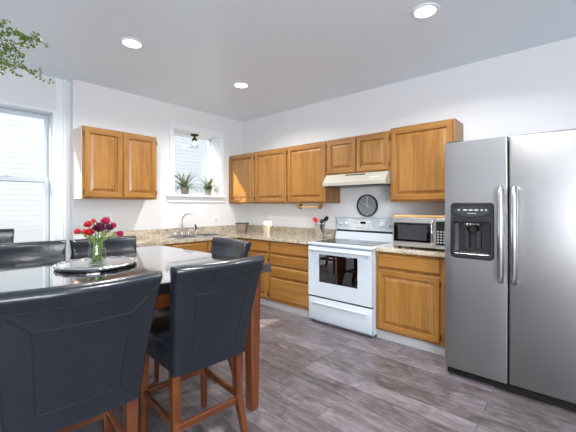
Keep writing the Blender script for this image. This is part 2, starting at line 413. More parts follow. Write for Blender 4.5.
# ------------------------------------------------------------------ cabinets
def ring_panel(bm, x0, x1, z0, z1, t, rings, mv=0, mh=1):
    """front faces -y; door back at y=0, front at y=-t; rings: (inset, y)"""
    R = []
    for ins, y in rings:
        R.append([bm.verts.new((x0+ins, y, z0+ins)), bm.verts.new((x1-ins, y, z0+ins)), bm.verts.new((x1-ins, y, z1-ins)), bm.verts.new((x0+ins, y, z1-ins))])
    bm.faces.new(R[0]).material_index = mv
    for k, (A, B) in enumerate(zip(R, R[1:])):
        for i in range(4):
            j = (i+1) % 4
            f = bm.faces.new((A[i], A[j], B[j], B[i])); f.material_index = mh if i in (0, 2) and k in (1, 2) else mv
    bm.faces.new(R[-1]).material_index = mv
def door_bm(x0, x1, z0, z1, y=0, t=0.02):
    bm = new()
    ring_panel(bm, x0, x1, z0, z1, t, [(0, y), (0, y-t+.005), (.005, y-t), (.050, y-t), (.053, y-t+.014), (.060, y-t+.015), (.090, y-t+.003), (.091, y-t-.001)])
    return bm
def drawer_bm(x0, x1, z0, z1, y=0, t=0.02):
    bm = new(); ring_panel(bm, x0, x1, z0, z1, t, [(0, y), (0, y-t+.008), (.009, y-t+.001), (.012, y-t)], 0, 0); return bm
def hinges(par, x, z0, z1, y=-.02):
    for z in (z0+.06, z1-.06):
        bm = new(); box(bm, x-.007, x+.007, y-.002, y+.018, z-.022, z+.022, 0.002); tube(bm, [(x, y-.002, z-.025), (x, y-.002, z+.025)], .004, 8)
        obj('hinge', bm, hinge_m, par)
def upper(label, loc, rot, w, z0, z1, depth, nd, hs, side=None, group=None):
    """hinge side list hs per door: 'l' or 'r'"""
    t = thing('wall_cabinet', label, 'cabinet', loc, rot, group)
    h = z1-z0
    bm = new()
    box(bm, 0, w, 0.018, depth, 0, h); obj('body', bm, [oak], t)
    bm = new()
    m = 0.028
    xs = [0, m] + ([w/2-.018, w/2+.018] if nd == 2 else []) + [w-m, w]
    cellslab(bm, xs, [0, .03, h-.035, h], lambda u, v: not (m < u < w-m and .03 < v < h-.035 and not (nd == 2 and abs(u-w/2) < .018)), 0.0, 0.0185, lambda u, v, q: (u, q, v))
    obj('face_frame', bm, oak, t)
    if side:
        bm = new(); box(bm, -.004, 0.0, 0.02, depth, 0.0, h); obj('side_panel', bm, side, t, label='pale cream end panel')
    dw = w/nd; g = 0.014
    for k in range(nd):
        a = k*dw + (g if k == 0 else .008); b_ = (k+1)*dw - (g if k == nd-1 else .008)
        d = obj('door', door_bm(a, b_, .018, h-.02, -.001), [oak, oakh], t)
        hinges(d, a-.004 if hs[k] == 'l' else b_+.004, .018, h-.02)
    return t
G1 = 'oak wall cabinets above the stove counter'
upper('oak wall cabinet tight in the room corner beside the sink window', (3.33, 4.195, 1.357), RX, .61, 1.357, 2.12, .3, 1, 'r', group=G1)
upper('single door oak wall cabinet second from the room corner', (3.33, 3.585, 1.357), RX, .645, 1.357, 2.12, .3, 1, 'r', group=G1)
upper('oak wall cabinet left of the range hood, with the paper towel holder under it', (3.33, 2.94, 1.357), RX, .64, 1.357, 2.12, .3, 1, 'l', group=G1)
upper('short two door oak wall cabinet directly above the range hood', (3.33, 2.30, 1.69), RX, .815, 1.69, 2.12, .3, 2, 'lr', group=G1)
upper('tall oak wall cabinet above the microwave, next to the refrigerator', (3.33, 1.485, 1.365), RX, .63, 1.365, 2.14, .3, 1, 'l', group=G1)
upper('two door oak wall cabinet left of the sink window, near the tall window', (1.157, 3.90, 1.40), 0, .81, 1.40, 2.168, .298, 2, 'lr', side=laminate)

def base(label, loc, rot, w, cols, depth=.58, top=.872):
    """cols: list of (x0, x1, [(kind, z0, z1), ...])"""
    t = thing('base_cabinet', label, 'cabinet', loc, rot, 'oak base cabinets under the granite counters')
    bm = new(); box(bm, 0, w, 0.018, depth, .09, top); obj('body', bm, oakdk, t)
    bm = new()
    xs = {0.0, w}; zs = {.09, .872}; holes = []
    for a, b_, L in cols:
        for k, z0, z1 in L:
            holes.append((a+.016, b_-.016, z0+.012, z1-.012)); xs |= {a+.016, b_-.016}; zs |= {z0+.012, z1-.012}
    cellslab(bm, list(xs), list(zs), lambda u, v: not any(p < u < q and r < v < s for p, q, r, s in holes), 0.0, .019, lambda u, v, q: (u, q, v))
    obj('face_frame', bm, oak, t)
    bm = new(); box(bm, 0, w, .020, .04, 0, .09); obj('toe_kick', bm, toe, t)
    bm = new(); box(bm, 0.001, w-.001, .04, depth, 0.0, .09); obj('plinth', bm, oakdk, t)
    for a, b_, L in cols:
        for k, z0, z1 in L:
            if k == 'door':
                d = obj('door', door_bm(a, b_, z0, z1, -.001), [oak, oakh], t); hinges(d, b_+.003, z0, z1)
            else: obj('drawer', drawer_bm(a, b_, z0, z1, -.001), oakh, t)
    return t
FX = 3.05
base('oak base cabinet with one drawer over a door, between stove and refrigerator', (FX, 1.513, 0), RX, .68, [(.026, .61, [('drawer', .715, .845), ('door', .112, .69)])])
base('stack of four oak drawers immediately left of the stove', (FX, 3.00, 0), RX, .672, [(.022, .655, [('drawer', .715, .85), ('drawer', .562, .692), ('drawer', .415, .54), ('drawer', .13, .395)])])
base('oak base cabinet in the counter corner, drawer over a narrow door', (FX, 3.595, 0), RX, .593, [(.03, .57, [('drawer', .715, .85), ('door', .112, .69)])])
base('wide oak sink base cabinet with false drawer front under the sink window', (1.99, 3.62, 0), 0, 1.055, [(.02, .51, [('drawer', .715, .85), ('door', .112, .69)]), (.53, 1.02, [('drawer', .715, .85), ('door', .112, .69)])], top=.70)
base('oak base cabinet at the counter end behind the dining table', (1.46, 3.62, 0), 0, .528, [(.022, .505, [('drawer', .715, .85), ('door', .112, .69)])])

# ------------------------------------------------------------------ counters, sink, faucet
CZ0, CZ1 = .8735, .912
SX0, SX1, SY0, SY1 = 2.12, 2.90, 3.70, 4.05
t = thing('granite_worktop', 'speckled beige granite counter running round the corner under the sink window', 'countertop', (2.4, 3.9, CZ0))
bm = new()
def L_keep(u, v):
    if SX0 < u < SX1 and SY0 < v < SY1: return False
    return v > 3.595 or u > 3.015
f = lambda u, v, w: (u-2.4, v-3.9, w-CZ0)
cellslab(bm, [1.45, SX0, SX1, 3.015, 3.628], [2.325, 3.595, SY0, SY1, 4.198], L_keep, CZ0, CZ1, f)
obj('worktop', bm, gran, t)
bm = new()
cellslab(bm, [1.45, 3.603, 3.628], [2.325, 4.173, 4.198], lambda u, v: v > 4.173 or u > 3.603, CZ1, 1.013, f)
obj('backsplash', bm, gran, t)
t = thing('granite_worktop', 'short speckled granite counter under the microwave, right of the stove', 'countertop', (3.3, 1.15, CZ0))
bm = new(); box(bm, -.285, .328, -.33, .363, 0, CZ1-CZ0, .004); obj('worktop', bm, gran, t)
bm = new(); box(bm, .303, .328, -.33, .363, CZ1-CZ0, 1.013-CZ0, .002); obj('backsplash', bm, gran, t)

t = thing('kitchen_sink', 'stainless double bowl sink set in the counter below the window', 'sink', ((SX0+SX1)/2, (SY0+SY1)/2, CZ1))
bm = new()
hx, hy = (SX1-SX0)/2, (SY1-SY0)/2
cellslab(bm, [-hx-.012, -hx+.02, -.015, .015, hx-.02, hx+.012], [-hy-.012, -hy+.02, hy-.02, hy+.012],
         lambda u, v: not (abs(v) < hy-.02 and (.015 < abs(u) < hx-.02)), .001, .006, lambda u, v, w: (u, v, w))
obj('rim', bm, chrome, t)
for s in (-1, 1):
    bm = new(); a, b_ = sorted((s*.015, s*(hx-.02)))
    box(bm, a, b_, -hy+.02, hy-.02, -.18, .004, .03, seg=3)
    for fc in [q for q in bm.faces if all(v.co.z > .003 for v in q.verts)]: bm.faces.remove(fc)
    obj('bowl', bm, steelp, t, smooth=40)
t = thing('kitchen_faucet', 'chrome gooseneck faucet with side levers rising behind the sink', 'faucet', (2.44, 4.115, CZ1))
bm = new(); box(bm, -.13, .13, -.025, .025, .001, .02, .008, seg=2); obj('deck_plate', bm, chrome, t, smooth=40)
bm = new()
dv = Vector((.16, -.13)).normalized(); pts = [(0, 0, .015), (0, 0, .1), (0, 0, .20)]
for k in range(1, 12):
    a = PI - k*PI*.92/11 * 1.1
    pts.append((dv.x*(.105+.105*math.cos(a)), dv.y*(.105+.105*math.cos(a)), .20+.105*math.sin(a)))
tube(bm, pts, .0115, 12); lathe(bm, [(.02, .015), (.02, .04), (.014, .055), (.0, .055)], n=16); obj('spout', bm, chrome, t, smooth=50)
for s in (-1, 1):
    bm = new(); lathe(bm, [(.018, .018), (.018, .04), (.012, .06), (0, .062)], (s*.1, 0, 0), 14); tube(bm, [(s*.1, 0, .052), (s*.135, -.02, .075)], [.006, .005], 8)
    obj('lever_handle', bm, chrome, t, smooth=50)
t = thing('side_sprayer', 'small dark tipped sprayer standing right of the gooseneck faucet', 'sprayer', (2.66, 4.11, CZ1))
bm = new(); lathe(bm, [(.017, .001), (.017, .02), (.011, .03), (.011, .07), (0, .072)], n=14); obj('sprayer_base', bm, chrome, t, smooth=50)
bm = new(); tube(bm, [(0, 0, .06), (0, -.005, .1), (-.03, -.03, .14)], [.012, .014, .012], 10); obj('spray_nozzle', bm, darkp, t, smooth=50)

# ------------------------------------------------------------------ stove   (local: x to the right, -y out of the wall)
t = thing('electric_range', 'white freestanding electric stove with black glass cooktop', 'stove', (3.0, 2.312, 0), RX)
SW = .798
bm = new(); box(bm, 0, SW, .02, .60, .03, .885, .003); box(bm, .03, SW-.03, .06, .58, 0.0, .03); obj('body', bm, enamel, t)
bm = new()   # door with window opening
ox0, ox1, oz0, oz1 = .15, .635, .475, .785
cellslab(bm, [.004, ox0, ox1, SW-.004], [.315, oz0, oz1, .868], lambda u, v: not (ox0 < u < ox1 and oz0 < v < oz1), -.028, .016, lambda u, v, w: (u, w, v))
d = obj('oven_door', bm, enamel, t)
bm = new(); box(bm, ox0-.002, ox1+.002, -.022, -.018, oz0-.002, oz1+.002); obj('door_window', bm, ovenglass, d)
bm = new(); box(bm, ox0-.006, ox1+.006, .006, .012, oz0-.006, oz1+.006)
for k in range(2): pass
obj('inner_pane', bm, blackg, d)
bm = new()
for k in range(3):
    z = oz0+.06+k*.085; tube(bm, [(ox0+.01, 0, z), (ox1-.01, 0, z)], .0025, 6)
for k in range(9):
    x = ox0+.03+k*.05; tube(bm, [(x, -.004, oz0+.06), (x, -.004, oz0+.06)], .0015, 5) if False else None
obj('oven_rack', bm, chrome, d)
bm = new(); tube(bm, [(.035, -.058, .835), (SW-.035, -.058, .835)], .014, 12)
for x in (.05, SW-.05): box(bm, x-.014, x+.014, -.056, -.026, .824, .846, .004)
obj('door_handle', bm, enamel, d, smooth=50)
bm = new(); box(bm, .004, SW-.004, -.026, .016, .045, .295, .006, seg=2); d = obj('storage_drawer', bm, enamel, t, smooth=35)
bm = new(); box(bm, .06, SW-.06, -.040, -.024, .225, .245, .006, seg=2); obj('drawer_grip', bm, enamel, d, smooth=35)
bm = new(); box(bm, .01, SW-.01, -.002, .018, .296, .314); obj('gap_strip', bm, blackp, t)
bm = new(); box(bm, -.004, SW+.004, -.030, .60, .882, .912, .006, seg=2); obj('cooktop', bm, enamel, t, smooth=35)
bm = new(); box(bm, .035, SW-.035, .035, .49, .909, .9155, .002)
ct = obj('glass_cooktop', bm, blackg, t)
for x, y, r in ((.21, .15, .10), (.59, .15, .08), (.21, .37, .08), (.59, .37, .10)):
    bm = new(); lathe(bm, [(r-.004, .9156), (r-.004, .9162), (r, .9162), (r, .9156)], (x, y, 0), 32); obj('burner_ring', bm, darkp, ct)
bm = new()
prism(bm, [(.60, .90), (.50, .90), (.515, 1.00), (.535, 1.02), (.55, 1.165), (.565, 1.178), (.60, 1.178)], .022, SW-.012)
bg = obj('backguard', bm, enamel, t)
bm = new(); prism(bm, [(.5365, 1.01), (.5195, 1.006), (.5225, 1.026), (.5375, 1.030)], .03, SW-.02); obj('vent_slot', bm, blackp, bg)
def on_guard(x, z): return (x, .535+.015*(z-1.02)/.145, z)
Mg = Matrix.Rotation(math.radians(90-5.9), 3, 'X')
for x in (.075, .165, .63, .72):
    bm = new(); lathe(bm, [(.030, 0), (.030, .004), (.024, .008), (.022, .028), (.019, .031), (0, .031)], on_guard(x, 1.105), 20, M=Mg)
    box(bm, x-.004, x+.004, .50, .512, 1.085, 1.125, .002); obj('knob', bm, enamel2, bg, smooth=40)
bm = new(); box(bm, .29, .50, .531, .546, 1.06, 1.145, .003); cp = obj('control_panel', bm, white, bg)
bm = new(); box(bm, .36, .43, .5285, .533, 1.105, 1.135); obj('display', bm, screen, cp)
bm = new()
for i in range(3):
    for j in range(2):
        for s in (.298, .448): bm = new(); box(bm, s+i*.017, s+i*.017+.010, .529, .533, 1.075+j*.03, 1.085+j*.03); obj('button', bm, ltgrey, cp)
for i in range(4): bm = new(); box(bm, .362+i*.018, .372+i*.018, .529, .533, 1.075, 1.083); obj('button', bm, ltgrey, cp)

# range hood
t = thing('range_hood', 'bisque under-cabinet range hood above the stove', 'range hood', (3.21, 2.30, 1.555), RX)
bm = new(); HW = .81
prism(bm, [(0, 0), (0, .035), (.075, .134), (.41, .134), (.41, .02), (.40, 0)], .02, HW); obj('hood_shell', bm, bisque, t)
bm = new(); box(bm, .02, HW-.02, .02, .38, -.008, .002, .003); obj('filter_panel', bm, darkp, t)
bm = new()
for k in range(12):
    x = .30+k*.021; 
    bar(bm, (x, .062, .118), (x+.015, .062, .118), (.010, .012))
obj('vent_slots', bm, blackp, t)
for x in (.62, .68): bm = new(); box(bm, x, x+.04, .03, .045, .075, .085); obj('switch', bm, white, t)

# ------------------------------------------------------------------ refrigerator
FY1 = .78; FW = .915
t = thing('refrigerator', 'large stainless side-by-side refrigerator with water dispenser', 'refrigerator', (2.745, FY1, 0), RX)
sm = .418
bm = new(); box(bm, .003, FW-.003, .078, .86, .05, 1.79, .006); obj('cabinet_body', bm, darkp, t)
bm = new()
dx0, dx1, dz0, dz1 = .045, .335, .925, 1.345
rx0, rx1, rz0, rz1 = .072, .308, .965, 1.20
cellslab(bm, [0, rx0, rx1, sm-.004], [.07, rz0, rz1, 1.81], lambda u, v: not (rx0 < u < rx1 and rz0 < v < rz1), 0, .07, lambda u, v, w: (u, w, v))
es = [e for e in bm.edges if all(abs(v.co.y) < 1e-6 for v in e.verts) and (all(abs(v.co.x) < 1e-6 for v in e.verts) or all(abs(v.co.x-(sm-.004)) < 1e-6 for v in e.verts))]
bmesh.ops.bevel(bm, geom=es, offset=.012, segments=4, profile=.5, affect='EDGES')
fd = obj('freezer_door', bm, brushed, t, smooth=35)
bm = new(); box(bm, sm+.004, FW, 0, .07, .07, 1.81, .012, seg=4); rd = obj('fridge_door', bm, brushed, t, smooth=35)
for (x, d) in ((sm-.038, fd), (sm+.040, rd)):
    bm = new()
    tube(bm, [(x, -.002, 1.452), (x, -.045, 1.445), (x, -.055, 1.41), (x, -.058, 1.1), (x, -.055, .83), (x, -.045, .795), (x, -.002, .788)], [.016, .019, .021, .021, .021, .019, .016], 14)
    obj('door_handle', bm, steelp, d, smooth=60)
# dispenser
dispm = pmat('gloss_dark_plastic', lin(30, 31, 34), 0.16, coat=0.5)
bm = new()
def rrect(x0, x1, z0, z1, r, n=5):
    P = []
    for cx, cz, a0 in ((x1-r, z1-r, 0), (x0+r, z1-r, 90), (x0+r, z0+r, 180), (x1-r, z0+r, 270)):
        for k in range(n+1):
            a = math.radians(a0+90*k/n); P.append((cx+r*math.cos(a), cz+r*math.sin(a)))
    return P
def ringloft(bm, loops, cap0=True, cap1=True):
    R = [[bm.verts.new((x, y, z)) for x, z in P] for P, y in loops]
    for A, B in zip(R, R[1:]):
        for i in range(len(A)):
            j = (i+1) % len(A); bm.faces.new((A[i], A[j], B[j], B[i]))
    if cap0: bm.faces.new(R[0])
    if cap1: bm.faces.new(R[-1])
ringloft(bm, [(rrect(dx0, dx1, dz0, dz1, .03), .0), (rrect(dx0, dx1, dz0, dz1, .03), -.010), (rrect(dx0+.006, dx1-.006, dz0+.006, dz1-.006, .026), -.014),
              (rrect(rx0-.006, rx1+.006, rz0-.006, rz1+.004, .014), -.014), (rrect(rx0, rx1, rz0, rz1, .01), -.008), (rrect(rx0+.012, rx1-.012, rz0+.006, rz1-.004, .01), .062)], False, True)
dp = obj('water_dispenser', bm, dispm, fd, smooth=30)
bm = new()
E1 = [(.19+.118*math.cos(a), 1.282+.040*math.sin(a)) for a in [2*PI*k/32 for k in range(32)]]
E2 = [(.19+.113*math.cos(a), 1.282+.036*math.sin(a)) for a in [2*PI*k/32 for k in range(32)]]
ringloft(bm, [(E1, -.013), (E1, -.0165), (E2, -.0165), (E2, -.0145)], False, True)
obj('control_bezel', bm, darkp, fd, smooth=30)
bm = new()
for k, x in enumerate((.105, .148, .185, .222, .258, .285)):
    w = .008 if k in (0, 4, 5) else .015
    bm = new(); ringloft(bm, [([(x+w*math.cos(a), 1.290+.006*math.sin(a)) for a in [2*PI*q/12 for q in range(12)]], y) for y in (-.0145, -.0165)], False, True); obj('control_button', bm, ltgrey, fd)
bm = new()
for k in range(6): box(bm, .163+k*.010, .170+k*.010, -.0160, -.0140, 1.262, 1.268)
obj('maker_lettering', bm, ltgrey, fd)
bm = new()
lathe(bm, [(.034, 0), (.034, .02), (.026, .028), (.022, .022), (0, .022)], (.19, .045, 1.148), 24, M=Matrix.Rotation(PI/2, 3, 'X'))
prism(bm, [(.06, 1.19), (.0, 1.19), (.03, 1.16), (.06, 1.16)], .14, .24); obj('dispenser_spout', bm, blackg, fd, smooth=40)
bm = new(); box(bm, .135, .162, .03, .045, 1.0, 1.13, .004); box(bm, .212, .24, .03, .045, 1.0, 1.13, .004); obj('dispenser_paddle', bm, darkp, fd)
bm = new()
for k in range(9): box(bm, rx0+.02+k*.023, rx0+.032+k*.023, -.005, .055, .972, .976)
obj('drip_tray', bm, steelp, fd)
bm = new(); box(bm, .01, FW-.01, .035, .10, .012, .066, .004)
for k in range(4): box(bm, .02, FW-.02, .028, .036, .018+k*.012, .024+k*.012)
obj('base_grille', bm, rubber, t)
for x0, x1 in ((.01, .10), (FW-.10, FW-.01)):
    bm = new(); box(bm, x0, x1, .01, .13, 1.787, 1.822, .006); obj('hinge_cover', bm, blackp, t)
bm = new()
for x in (.05, FW-.05):
    for y in (.12, .8): bm = new(); lathe(bm, [(0, 0), (.02, 0), (.02, .05), (0, .05)], (x, y, 0), 12); obj('levelling_foot', bm, rubber, t)

# ------------------------------------------------------------------ microwave and cutting board
t = thing('microwave_oven', 'stainless and black microwave on the counter right of the stove', 'microwave', (3.10, 1.36, CZ1), RX)
MWW = .54
bm = new(); box(bm, 0, MWW, .018, .40, .022, .298, .004); obj('casing', bm, steelp, t)
bm = new(); box(bm, 0, .40, -.006, .018, .022, .298, .005); d = obj('door', bm, microst, t)
bm = new(); ringloft(bm, [(rrect(.015, .362, .070, .250, .012), -.005), (rrect(.015, .362, .070, .250, .012), -.0095)], False, True); wd = obj('door_window', bm, blackg, d)
bm = new(); box(bm, .055, .325, -.0105, -.009, .09, .228); obj('window_screen', bm, darkp, d)
bm = new(); tube(bm, [(.382, -.004, .275), (.382, -.032, .262), (.382, -.038, .16), (.382, -.032, .055), (.382, -.004, .042)], .010, 10); obj('door_handle', bm, chrome, d, smooth=50)
bm = new(); box(bm, .402, MWW, -.006, .018, .022, .298, .005); cp = obj('control_panel', bm, microst, t)
bm = new(); box(bm, .408, .525, -.009, -.005, .055, .27); obj('keypad', bm, blackp, cp)
bm = new()
for i in range(4):
    for j in range(5): bm = new(); box(bm, .417+i*.026, .433+i*.026, -.0105, -.0085, .075+j*.024, .087+j*.024); obj('key', bm, ltgrey, cp)
bm = new(); box(bm, .42, .515, -.0105, -.0085, .225, .255); obj('display', bm, screen, cp)
bm = new()
for x in (.05, MWW-.05):
    for y in (.05, .36): bm = new(); lathe(bm, [(0, .0005), (.014, .0005), (.014, .023), (0, .023)], (x, y, 0), 12); obj('rubber_foot', bm, rubber, t)
bm = new(); box(bm, 0, .50, 0, .33, 0, .018, .004); o = tag(obj('cutting_board', bm, boardw), 'thin wooden cutting board lying on top of the microwave', 'cutting board')
o.location = (3.12, 1.365, CZ1+.2985); o.rotation_euler = (0, 0, RX)

# ------------------------------------------------------------------ wall clock, outlets, paper towel holder, crock, basket
t = thing('wall_clock', 'round wall clock with grey face and black rim above the stove', 'clock', (3.628, 1.905, 1.325), RX)
M = Matrix.Rotation(PI/2, 3, 'X')
bm = new(); lathe(bm, [(0, 0), (.133, 0), (.135, .02), (.133, .036), (.123, .036), (.121, .018), (0, .018)], n=48, M=M); obj('rim', bm, blackp, t, smooth=40)
bm = new(); lathe(bm, [(0, .0185), (.121, .0185), (.121, .020), (0, .020)], n=48, M=M); obj('face', bm, clockf, t)
bm = new()
for k in range(12):
    a = k*PI/6; c, s = math.sin(a), math.cos(a); bar(bm, (c*.099, -.021, s*.099), (c*.113, -.021, s*.113), (.005, .003))
obj('hour_marks', bm, white, t)
for nm, a, L, w in (('hour_hand', math.radians(118), .075, .009), ('minute_hand', math.radians(-62), .095, .008), ('second_hand', 0, .10, .006)):
    c, s = math.sin(a), math.cos(a); bm = new(); bar(bm, (-c*.02, -.024, -s*.02), (c*L, -.024, s*L), (w, .002)) if abs(s) < .99 else box(bm, -w/2, w/2, -.025, -.023, -.02, L)
    obj(nm, bm, white, t)
def outlet(label, loc, rot, w=.075):
    t = thing('wall_outlet', label, 'outlet', loc, rot, 'white wall outlets over the counters')
    bm = new(); box(bm, -w/2, w/2, -.006, 0, -.06, .06, .003); obj('cover_plate', bm, white, t)
    for k in range(2):
        bm = new(); z = -.024+k*.048
        box(bm, -.017, .017, -.009, -.005, z-.015, z+.015, .004); s = obj('socket', bm, enamel2, t)
        bm = new(); box(bm, -.008, -.005, -.0098, -.0085, z-.006, z+.006); box(bm, .005, .008, -.0098, -.0085, z-.006, z+.006); obj('slots', bm, blackp, s)
outlet('white outlet plate on the wall between the corner basket and the utensil crock', (3.629, 3.62, 1.13), RX)
outlet('wide white outlet plate right of the faucet, below the window sill', (3.07, 4.199, 1.15), 0, .115)
outlet('white outlet plate below the two door cabinet, behind the flowers', (1.52, 4.199, 1.165), 0)
t = thing('paper_towel_holder', 'empty wooden paper towel holder mounted under the wall cabinet', 'paper towel holder', (3.36, 2.585, 1.357), RX)
for x in (-.16, .16):
    bm = new(); 
    prism(bm, [(-.035, -.001), (-.035, -.045), (-.025, -.068), (0, -.078), (.025, -.068), (.035, -.045), (.035, -.001)], x-.011, x+.011); obj('bracket', bm, oak, t)
bm = new(); tube(bm, [(-.15, 0, -.05), (.15, 0, -.05)], .011, 10); obj('rod', bm, boardw, t, smooth=50)

t = thing('utensil_crock', 'brushed steel utensil crock on the counter left of the stove', 'utensil holder', (3.40, 2.46, CZ1))
bm = new(); lathe(bm, [(0, .001), (.058, .001), (.06, .005), (.06, .175), (.062, .178), (.057, .178), (.056, .01), (0, .01)], n=32); obj('cup', bm, steelp, t, smooth=40)
def utensil(label, base_, lean, mat, kind, L):
    t = thing('cooking_utensil', label, 'utensil', (3.40+base_[0], 2.46+base_[1], CZ1+.013), 0, 'utensils standing in the steel crock')
    d = Vector(lean); bm = new(); tube(bm, [(0, 0, 0), d*L*.75], [.005, .006], 8); obj('handle', bm, darkp if mat is not red else red, t, smooth=50)
    bm = new(); e = d*L*.75; a = d*L
    up = Vector((0, -1, 0))
    if kind == 'spoon':
        n = 10; side = Vector((.3, -.95, 0)).normalized()
        pts = [e + (a-e)*(k/n) for k in range(n+1)]
        for q in range(2):
            pass
        V = [[], []]
        for k, p in enumerate(pts):
            w = .030*math.sin(PI*min(max((k+.4)/(n+.8), 0), 1))**.6
            V[0].append(p+side*w); V[1].append(p-side*w)
        th = d.cross(side).normalized()*.004
        A = [bm.verts.new(v+th) for v in V[0]+V[1][::-1]]; B = [bm.verts.new(v-th) for v in V[0]+V[1][::-1]]
        bm.faces.new(A); bm.faces.new(B)
        for i in range(len(A)):
            j = (i+1) % len(A); bm.faces.new((A[i], A[j], B[j], B[i]))
    else:
        bar(bm, e, a, (.06, .006), (.05, .004), .002)
    obj('blade' if kind != 'spoon' else 'spoon_bowl', bm, mat, t)
utensil('black spatula leaning right in the steel crock', (.0, -.012), (.02, -.34, .94), blackp, 'spoon', .285)
utensil('red spoon leaning left in the steel crock', (.0, .012), (-.05, .22, .97), red, 'spoon', .255)
utensil('charcoal ladle upright in the middle of the steel crock', (-.01, .0), (.05, -.18, .98), darkp, 'spoon', .235)

t = thing('corner_basket', 'small brown-grey tapered basket on the counter in the room corner', 'basket', (3.40, 3.96, CZ1), RX+.5)
bm = new()
ringl = [(.055, .001), (.06, .004), (.085, .13), (.088, .135), (.081, .135), (.057, .012)]
R = []
for r, z in ringl: R.append([bm.verts.new((x*r, y*r*.8, z)) for x, y in ((-1, -1), (1, -1), (1, 1), (-1, 1))])
for A, B in zip(R, R[1:]):
    for i in range(4): bm.faces.new((A[i], A[(i+1) % 4], B[(i+1) % 4], B[i]))
bm.faces.new(R[0]); bm.faces.new(R[-1]); obj('basket_body', bm, wicker, t)
bm = new()
for A in (.088,):
    P = [(-A, -A*.8, .137), (A, -A*.8, .137), (A, A*.8, .137), (-A, A*.8, .137), (-A, -A*.8, .137)]
    tube(bm, P, .006, 8)
obj('rim_band', bm, twig, t)

# ------------------------------------------------------------------ dining table
TX0, TX1, TY0, TY1 = .05, 1.53, 1.49, 2.965
t = thing('dining_table', 'square counter-height dining table with glossy black top and cherry legs', 'table', ((TX0+TX1)/2, (TY0+TY1)/2, 0))
hx, hy = (TX1-TX0)/2, (TY1-TY0)/2
bm = new(); box(bm, -hx, hx, -hy, hy, .895, .95, .006, seg=2); obj('tabletop', bm, tablebk, t)
bm = new()
ax, ay = hx-.055, hy-.085
for s in (-1, 1):
    box(bm, -ax, ax, s*(ay-.02)-.011, s*(ay-.02)+.011, .80, .894, .002)
    box(bm, s*(ax-.02)-.011, s*(ax-.02)+.011, -ay, ay, .80, .894, .002, mi=1)
obj('apron', bm, [cherryh, cherryh], t)
for sx in (-1, 1):
    for sy in (-1, 1):
        bm = new(); bar(bm, (sx*(ax-.02), sy*(ay-.02), 0), (sx*(ax-.02), sy*(ay-.02), .894), (.062, .062), (.085, .085), .005); obj('leg', bm, cherry, t)

k_ = .83
t = thing('lazy_susan', 'round mirrored turntable with black rim at the centre of the table', 'turntable', (.742, 2.222, .95))
bm = new(); lathe(bm, [(0, .0005), (.255*k_, .0005), (.268*k_, .004), (.27*k_, .014), (.266*k_, .018), (0, .018)], n=72); obj('turntable_base', bm, tablebk, t, smooth=40)
bm = new(); lathe(bm, [(0, .018), (.245*k_, .018), (.245*k_, .0215), (0, .0215)], n=72); obj('mirror_plate', bm, mirror, t, smooth=30)
bm = new(); n = 96
ri = []
for rr, z in ((.243, .0185), (.246, .027), (.262, .027), (.267, .0185)):
    ri.append([bm.verts.new(((rr*k_+.004*math.sin(16*2*PI*k/n))*math.cos(2*PI*k/n), (rr*k_+.004*math.sin(16*2*PI*k/n))*math.sin(2*PI*k/n), z+.002*math.cos(16*2*PI*k/n)*(z > .02))) for k in range(n)])
for A, B in zip(ri, ri[1:]):
    for k in range(n): bm.faces.new((A[k], A[(k+1) % n], B[(k+1) % n], B[k]))
obj('scalloped_rim', bm, chrome, t, smooth=True)

# vase and flowers
VX, VY, VZ = .705, 2.12, .972
t = thing('glass_vase', 'clear glass vase of cut flowers on the mirrored turntable', 'vase', (VX, VY, VZ))
bm = new(); lathe(bm, [(0, .001), (.042, .001), (.047, .006), (.049, .045), (.047, .09), (.037, .12), (.042, .15), (.040, .15), (.034, .12), (.044, .09), (.046, .045), (.043, .012), (0, .012)], n=32)
obj('vase_glass', bm, clearg, t, smooth=True)
bm = new(); lathe(bm, [(0, .0125), (.0385, .0125), (.0405, .05), (.037, .095), (0, .095)], n=32); obj('water', bm, clearg, t, smooth=40)
fw = Vector((math.cos(HEAD), math.sin(HEAD), 0)); rt = Vector((math.sin(HEAD), -math.cos(HEAD), 0))
def blossom(bm, c, r, mi, up):
    rot = up.to_track_quat('Z', 'Y').to_matrix()
    for layer, (np_, sp, hh) in enumerate(((6, .55, 1.05), (6, .85, .9), (5, 1.1, .6))):
        for k in range(np_):
            a = 2*PI*k/np_ + layer*.5 + random.uniform(-.1, .1)
            base_ = c - up*r*.45
            P = []
            for j in range(4):
                f_ = j/3; rad = r*sp*math.sin(f_*PI*.60)**.8 if f_ > 0 else 0.0; zz = f_*r*1.5*hh
                w = r*.62*math.sin(PI*min(f_*.8+.12, 1))
                row = []
                for q in (-1, 0, 1):
                    aa = a + q*w/max(rad, r*.4)
                    row.append(bm.verts.new(base_ + rot @ Vector((rad*math.cos(aa), rad*math.sin(aa), zz - abs(q)*r*.06))))
                P.append(row)
            for A, B in zip(P, P[1:]):
                for q in range(2): bm.faces.new((A[q], A[q+1], B[q+1], B[q])).material_index = mi
    lathe(bm, [(0, -r*.4), (r*.42, -r*.15), (r*.5, r*.3), (r*.3, r*.75), (0, r*.8)], c, 10, mi, M=rot)
FS = 1.12
